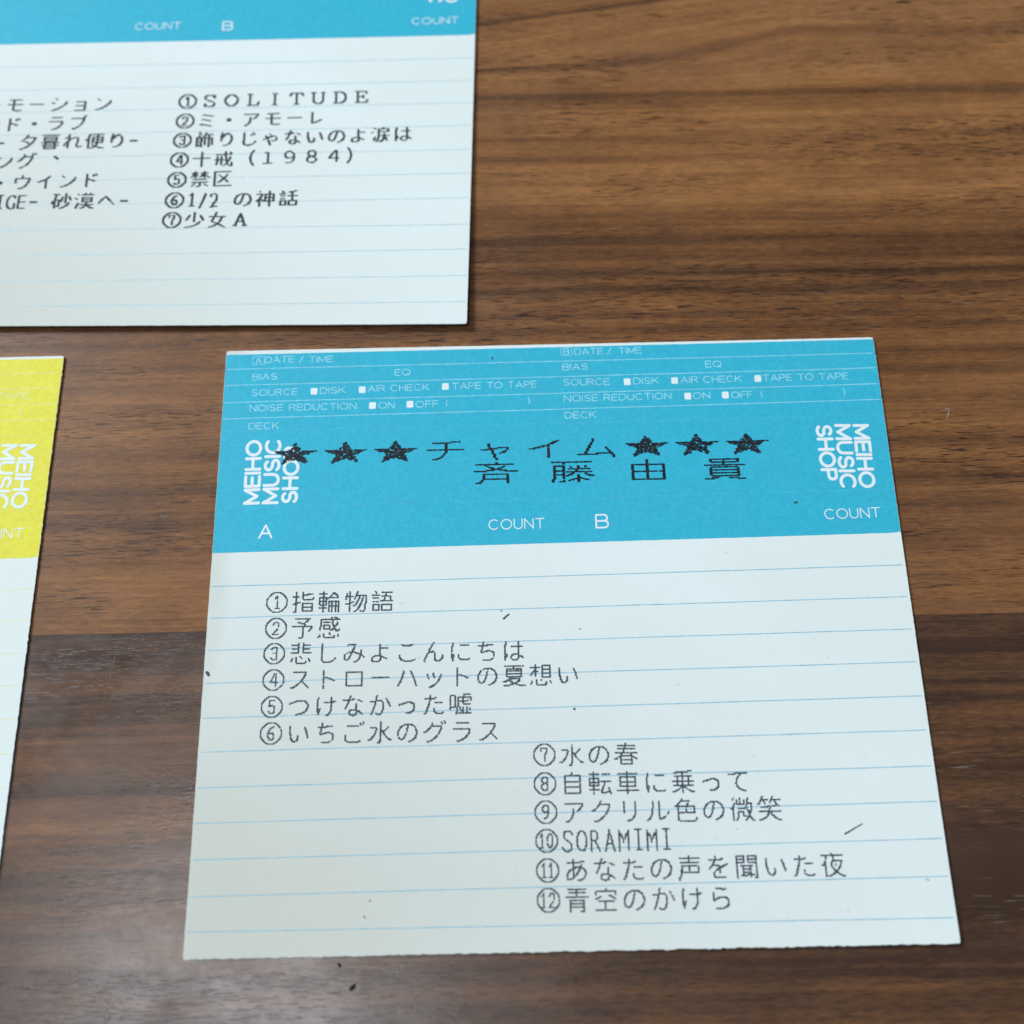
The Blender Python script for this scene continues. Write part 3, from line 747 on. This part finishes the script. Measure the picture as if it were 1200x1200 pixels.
# union of round-ended strokes turned into one clean outline mesh (marching squares)
def stroke_mesh(segs, h):
    S = np.array(segs, float)                            # x0 y0 x1 y1 r
    pad = S[:, 4].max() + 3 * h
    x0 = min(S[:, 0].min(), S[:, 2].min()) - pad; x1 = max(S[:, 0].max(), S[:, 2].max()) + pad
    y0 = min(S[:, 1].min(), S[:, 3].min()) - pad; y1 = max(S[:, 1].max(), S[:, 3].max()) + pad
    nx, ny = int((x1 - x0) / h) + 2, int((y1 - y0) / h) + 2
    Fd = np.full((ny, nx), h * 2.0)
    for a, b, c, d, r in S:
        m = r + 2.5 * h
        i0 = max(int((min(a, c) - m - x0) / h), 0); i1 = min(int((max(a, c) + m - x0) / h) + 2, nx)
        j0 = max(int((min(b, d) - m - y0) / h), 0); j1 = min(int((max(b, d) + m - y0) / h) + 2, ny)
        gx, gy = np.meshgrid(x0 + h * np.arange(i0, i1), y0 + h * np.arange(j0, j1))
        dx, dy = c - a, d - b; LL = dx * dx + dy * dy
        t = np.clip(((gx - a) * dx + (gy - b) * dy) / LL, 0, 1) if LL > 1e-12 else 0.0
        D = np.hypot(gx - a - t * dx, gy - b - t * dy) - r
        Fd[j0:j1, i0:i1] = np.minimum(Fd[j0:j1, i0:i1], D)
    Fd[np.abs(Fd) < 1e-9] = 1e-9
    ins = Fd < 0
    idx = np.arange(nx * ny).reshape(ny, nx)
    NN = nx * ny
    base = np.stack(np.meshgrid(x0 + h * np.arange(nx), y0 + h * np.arange(ny)), -1).reshape(-1, 2)
    hx = base.copy(); hy = base.copy()                   # crossing points on horizontal and vertical grid edges
    f = Fd
    with np.errstate(divide='ignore', invalid='ignore'):
        tx = f[:, :-1] / (f[:, :-1] - f[:, 1:]); ty = f[:-1] / (f[:-1] - f[1:])
    hxr = hx.reshape(ny, nx, 2); hyr = hy.reshape(ny, nx, 2)
    hxr[:, :-1, 0] += h * np.nan_to_num(np.clip(tx, 0, 1)); hyr[:-1, :, 1] += h * np.nan_to_num(np.clip(ty, 0, 1))
    allv = np.concatenate([base, hx, hy])
    A, B, Cc, Dd = ins[:-1, :-1], ins[:-1, 1:], ins[1:, 1:], ins[1:, :-1]
    case = A * 1 + B * 2 + Cc * 4 + Dd * 8
    faces = []
    for k in range(1, 16):
        jj, ii = np.nonzero(case == k)
        if not len(jj): continue
        n00 = idx[jj, ii]; n10 = n00 + 1; n11 = n00 + nx + 1; n01 = n00 + nx
        corner = [n00, n10, n11, n01]
        edge = [n00 + NN, n10 + 2 * NN, n01 + NN, n00 + 2 * NN]   # bottom, right, top, left
        poly = []
        for q in range(4):
            a, b = (k >> q) & 1, (k >> ((q + 1) % 4)) & 1
            if a: poly.append(corner[q])
            if a != b: poly.append(edge[q])
        faces += np.stack(poly, 1).tolist()
    used = sorted({v for fc in faces for v in fc}); remap = {v: i for i, v in enumerate(used)}
    return allv[used], [[remap[v] for v in fc] for fc in faces]

# single-stroke capitals on a unit-high grid: (advance width, polylines)
def arc(cx, cy, rx, ry, a0, a1, n=10):
    return [(cx + rx * math.cos(math.radians(a0 + (a1 - a0) * i / n)), cy + ry * math.sin(math.radians(a0 + (a1 - a0) * i / n))) for i in range(n + 1)]
LETTERS = {
    'A': (.95, [[(0, 0), (.475, 1), (.95, 0)], [(.17, .34), (.78, .34)]]),
    'B': (.78, [[(0, 0), (0, 1), (.50, 1)] + arc(.50, .76, .24, .24, 90, -90)[1:] + [(0, .52)], [(.50, .52)] + arc(.52, .26, .26, .26, 90, -90) + [(0, 0)]]),
    'C': (.95, [arc(.5, .5, .5, .5, 48, 312, 18)]),
    'D': (.88, [[(0, 0), (0, 1), (.40, 1)] + arc(.40, .5, .48, .5, 90, -90, 12) + [(0, 0)]]),
    'E': (.72, [[(.72, 1), (0, 1), (0, 0), (.72, 0)], [(0, .52), (.64, .52)]]),
    'F': (.68, [[(.68, 1), (0, 1), (0, 0)], [(0, .52), (.60, .52)]]),
    'H': (.82, [[(0, 0), (0, 1)], [(.82, 0), (.82, 1)], [(0, .52), (.82, .52)]]),
    'I': (.02, [[(0, 0), (0, 1)]]),
    'K': (.82, [[(0, 0), (0, 1)], [(.78, 1), (0, .36)], [(.26, .58), (.82, 0)]]),
    'M': (1.0, [[(0, 0), (0, 1), (.5, .12), (1.0, 1), (1.0, 0)]]),
    'N': (.84, [[(0, 0), (0, 1), (.84, 0), (.84, 1)]]),
    'O': (1.05, [arc(.525, .5, .525, .5, 0, 360, 26)]),
    'P': (.76, [[(0, 0), (0, 1), (.48, 1)] + arc(.48, .73, .27, .27, 90, -90) + [(0, .46)]]),
    'Q': (1.05, [arc(.525, .5, .525, .5, 0, 360, 26), [(.65, .28), (1.0, -.04)]]),
    'R': (.80, [[(0, 0), (0, 1), (.50, 1)] + arc(.50, .75, .25, .25, 90, -90) + [(0, .50)], [(.46, .50), (.80, 0)]]),
    'S': (.78, [arc(.38, .745, .32, .255, 25, 180, 9) + arc(.38, .745, .32, .255, 180, 262, 5)[1:] + [(.50, .46)] + arc(.40, .255, .37, .255, 62, -155, 12)]),
    'T': (.84, [[(0, 1), (.84, 1)], [(.42, 1), (.42, 0)]]),
    'U': (.80, [[(0, 1), (0, .38)] + arc(.40, .38, .40, .38, 180, 360, 12) + [(.80, 1)]]),
    '(': (.22, [arc(.62, .5, .62, .72, 140, 220, 8)]),
    ')': (.22, [arc(-.40, .5, .62, .72, 40, -40, 8)]),
    '/': (.8, [[(0, -.05), (.8, 1.05)]]),
}
def letters(txt, x0, y0, x1, y1, cap, sw, gap=.26, space=.62):
    w = 0.0; place = []
    for i, ch in enumerate(txt):
        if ch == ' ': w += space; continue
        place.append((ch, w)); w += LETTERS[ch][0] + gap
    w -= gap
    L = math.hypot(x1 - x0, y1 - y0); ux, uy = (x1 - x0) / L, (y1 - y0) / L
    vx, vy = -uy, ux
    k = (L - sw) / max(w, .05) if len(txt) > 1 or w > .1 else cap
    segs = []
    for ch, ox in place:
        for pl in LETTERS[ch][1]:
            q = [(x0 + ux * (sw / 2 + (ox + a) * k) + vx * (b - .5) * (cap - sw), y0 + uy * (sw / 2 + (ox + a) * k) + vy * (b - .5) * (cap - sw)) for a, b in pl]
            segs += [(*p, *r, sw / 2) for p, r in zip(q, q[1:])]
    return segs

GL = {}
for ch, row in DATA['glyphs'].items():             # one number per row, one binary digit per printer dot
    g = row[0]
    GL[ch] = np.array([[(v >> (g - 1 - i)) & 1 for i in range(g)] for v in row[1:]])
def dot_segs(txt, x, y, ang, pitch, w, h, style):
    ux, uy = math.cos(ang), math.sin(ang); vx, vy = -uy, ux
    segs = []; cur = 0.0
    for ch in txt:
        if ch == ' ': cur += .5; continue
        bits = GL[ch]; G = bits.shape[1]; half = G == 12
        cx = cur - (.25 if half else 0.0); cur += .5 if half else 1.0
        cw, chh = w / 24, h / 24
        ring = 0x2460 <= ord(ch) < 0x2480
        rows = {}
        for j in range(24):
            rows[j] = RNG.uniform(-.10, .10)             # print-head pins are a little out of line
        star = ch == '\u2605'
        for j, i in zip(*np.nonzero(bits)):
            if star and RNG.rand() < .15: continue
            if not star and RNG.rand() < .012: continue
            a = cx * pitch + (i - (G - 1) / 2 + rows[j]) * cw
            b = -(j - 11.5) * chh + RNG.uniform(-.06, .06) * chh
            r = (.64 if ring else .80) * chh * RNG.uniform(.80, 1.14)
            e = .12 * cw
            if style == 'w': e = (.30 if star else .42) * cw; r = (.70 if star else .74) * chh * RNG.uniform(.75, 1.2)
            if style == 'm':
                vert = (j > 0 and bits[j - 1, i]) or (j < 23 and bits[j + 1, i])
                r = (.72 if ring else .84) * chh; e = .62 * cw if vert else .15 * cw
            X, Y = x + ux * a + vx * b, y + uy * a + vy * b
            segs.append((X - ux * e, Y - uy * e, X + ux * e, Y + uy * e, r))
    return segs

def build_card(d, lift, label, rag, band, hair, pale, faint, rule, ink, rulew, capk=1.0):
    c = CardBuilder(d, lift, label, rag)
    c.sheet(); c.band(band)
    for x0, y0, x1, y1 in d['rules']:
        if y0 > d['hb'][0]: continue
        c.strip('ruled_line', x0, y0, x1, y1, rulew, rule, .008)
    for x0, y0, x1, y1, k in d['hlines']:
        c.strip('header_line', x0, y0, x1, y1, .12 if k > .5 else .11, hair if k > .5 else faint, .016)
    for t, x0, y0, x1, y1, cap, sw in d['labels']:
        big = cap > 1.3
        V, F = stroke_mesh(letters(t, x0, y0, x1, y1, cap, sw), .03 if not big else .035)
        c.put('header_word', V, F, 'white' if big else pale, .024)
    for x, y in d['boxes']:
        V, F = stroke_mesh([(x - .33, y + q, x + .33, y + q, .20) for q in (-.36, -.12, .12, .36)], .045)
        c.put('check_box', V, F, 'white', .024)
    for x0, y0, x1, y1 in d.get('frames', []):
        a = .70; P = [(x0, y0 + a), (x1, y1 + a), (x1, y1 - a), (x0, y0 - a)]
        V, F = stroke_mesh([(*p, *r, .045) for p, r in zip(P, P[1:] + P[:1])], .03)
        c.put('letter_frame', V, F, hair, .024)
    for lg in d['logos']:
        segs = []
        for t, x0, y0, x1, y1 in lg[:-1]:
            segs += letters(t, x0, y0, x1, y1, lg[-1], .47, gap=.27)
        V, F = stroke_mesh(segs, .06)
        c.put('shop_logo', V, F, 'white', .024)
    for name, t, x, y, ang, pitch, w, h, st in d['dots']:
        V, F = stroke_mesh(dot_segs(t, x, y, ang, pitch, w, h, st), .040)
        c.put(name, V, F, 'ink_black' if st == 'w' else ink, .034)
    for x0, y0, x1, y1, r, cc in d['specks']:
        V, F = stroke_mesh([(x0, y0, x1, y1, r), (x0 + r * .8, y0 - r * .3, (x0 + x1) / 2, (y0 + y1) / 2, r * .8)], .03)
        c.put('ink_speck', V, F, 'rule_blue' if cc == 'b' else 'ink', .040)
    return c

build_card(DATA['A'], lift_front, 'blue-headed lined card with a row of black stars and twelve printed titles', (.05, .05, .20, .05),
           'blue', 'hair_blue', 'pale_blue', 'faint_blue', 'rule_blue', 'ink', .13)
build_card(DATA['B'], lift_top, 'blue-headed lined card cut off at the top left of the photo, seven titles at right', (.05, .04, .05, .05),
           'blue', 'hair_blue', 'pale_blue', 'faint_blue', 'rule_grey', 'ink_far', .17)
build_card(DATA['C'], lift_yellow, 'white lined index card with yellow header at the left edge', (.05, .13, .12, .05),
           'yellow', 'hair_yellow', 'pale_yellow', 'faint_yellow', 'rule_yellow', 'ink', .17)

# ------------------------------------------------------------------ small marks on the table
mk = DATA['marks']
for x0, y0, x1, y1 in mk['scratch']:
    n = 14; V, F = [], []
    L = math.hypot(x1 - x0, y1 - y0); nx, ny = -(y1 - y0) / L, (x1 - x0) / L
    for i in range(n + 1):
        t = i / n; w = .045 * math.sin(math.pi * (t * .96 + .02)) * (1 + .5 * random.uniform(-1, 1)) + .012
        b = .12 * math.sin(t * 2.6)
        x, y = x0 + (x1 - x0) * t + nx * b, y0 + (y1 - y0) * t + ny * b
        V += [((x + nx * w) * MM, (y + ny * w) * MM, .000006), ((x - nx * w) * MM, (y - ny * w) * MM, .000006)]
        if i: a = 2 * i; F.append((a - 2, a - 1, a + 1, a))
    link('scratch', mesh_from('scratch', V, F), M['scratch'], table)
for k, (x, y) in enumerate(mk['crumb']):
    bm = bmesh.new(); bmesh.ops.create_icosphere(bm, subdivisions=2, radius=.00036 if k else .00022)
    for v in bm.verts:
        v.co *= 1 + .35 * noise.noise(v.co * 6000 + Vector((k * 9, 0, 0)))
        v.co.x *= (1.35, .75)[1 - k]; v.co.y *= (.8, 1.5)[1 - k]; v.co.z *= .55
    zmin = min(v.co.z for v in bm.verts)
    for v in bm.verts: v.co.z -= zmin
    me = bpy.data.meshes.new('crumb'); bm.to_mesh(me); bm.free()
    o = link('crumb', me, M['crumb']); o.location = (x * MM, y * MM, 0); o.rotation_euler = (0, 0, .7)
    o['label'] = ('tiny upright dark crumb close below the bottom edge of the complete blue card', 'larger slanted dark crumb on the wood, farther below the complete blue card')[k]
    o['category'] = 'crumb'
def lint(pts, label, r=.045):
    pts = [np.array(p) for p in zip(pts[::2], pts[1::2])]
    c = bpy.data.curves.new('lint_fibre', 'CURVE'); c.dimensions = '3D'; c.bevel_depth = r * MM; c.bevel_resolution = 1
    sp = c.splines.new('NURBS'); sp.points.add(len(pts) - 1); sp.use_endpoint_u = True; sp.order_u = 3
    o0 = pts[0]
    for p, q in zip(sp.points, pts): p.co = (float(q[0] - o0[0]) * MM, float(q[1] - o0[1]) * MM, r * MM, 1)
    t = bpy.data.objects.new('tmp', c); COL.objects.link(t)
    me = bpy.data.meshes.new_from_object(t.evaluated_get(bpy.context.evaluated_depsgraph_get()))
    bpy.data.objects.remove(t); me.materials.clear()
    o = link('lint_fibre', me, M['fleck']); o.location = (float(o0[0]) * MM, float(o0[1]) * MM, 0)
    o['label'] = label; o['category'] = 'lint'
lint(sum(mk['lint'], []), 'pale curled fibre on the wood right of the complete blue card')
lint(sum(mk['lint2'], []), 'short pale fibre on the wood between the yellow and blue cards')
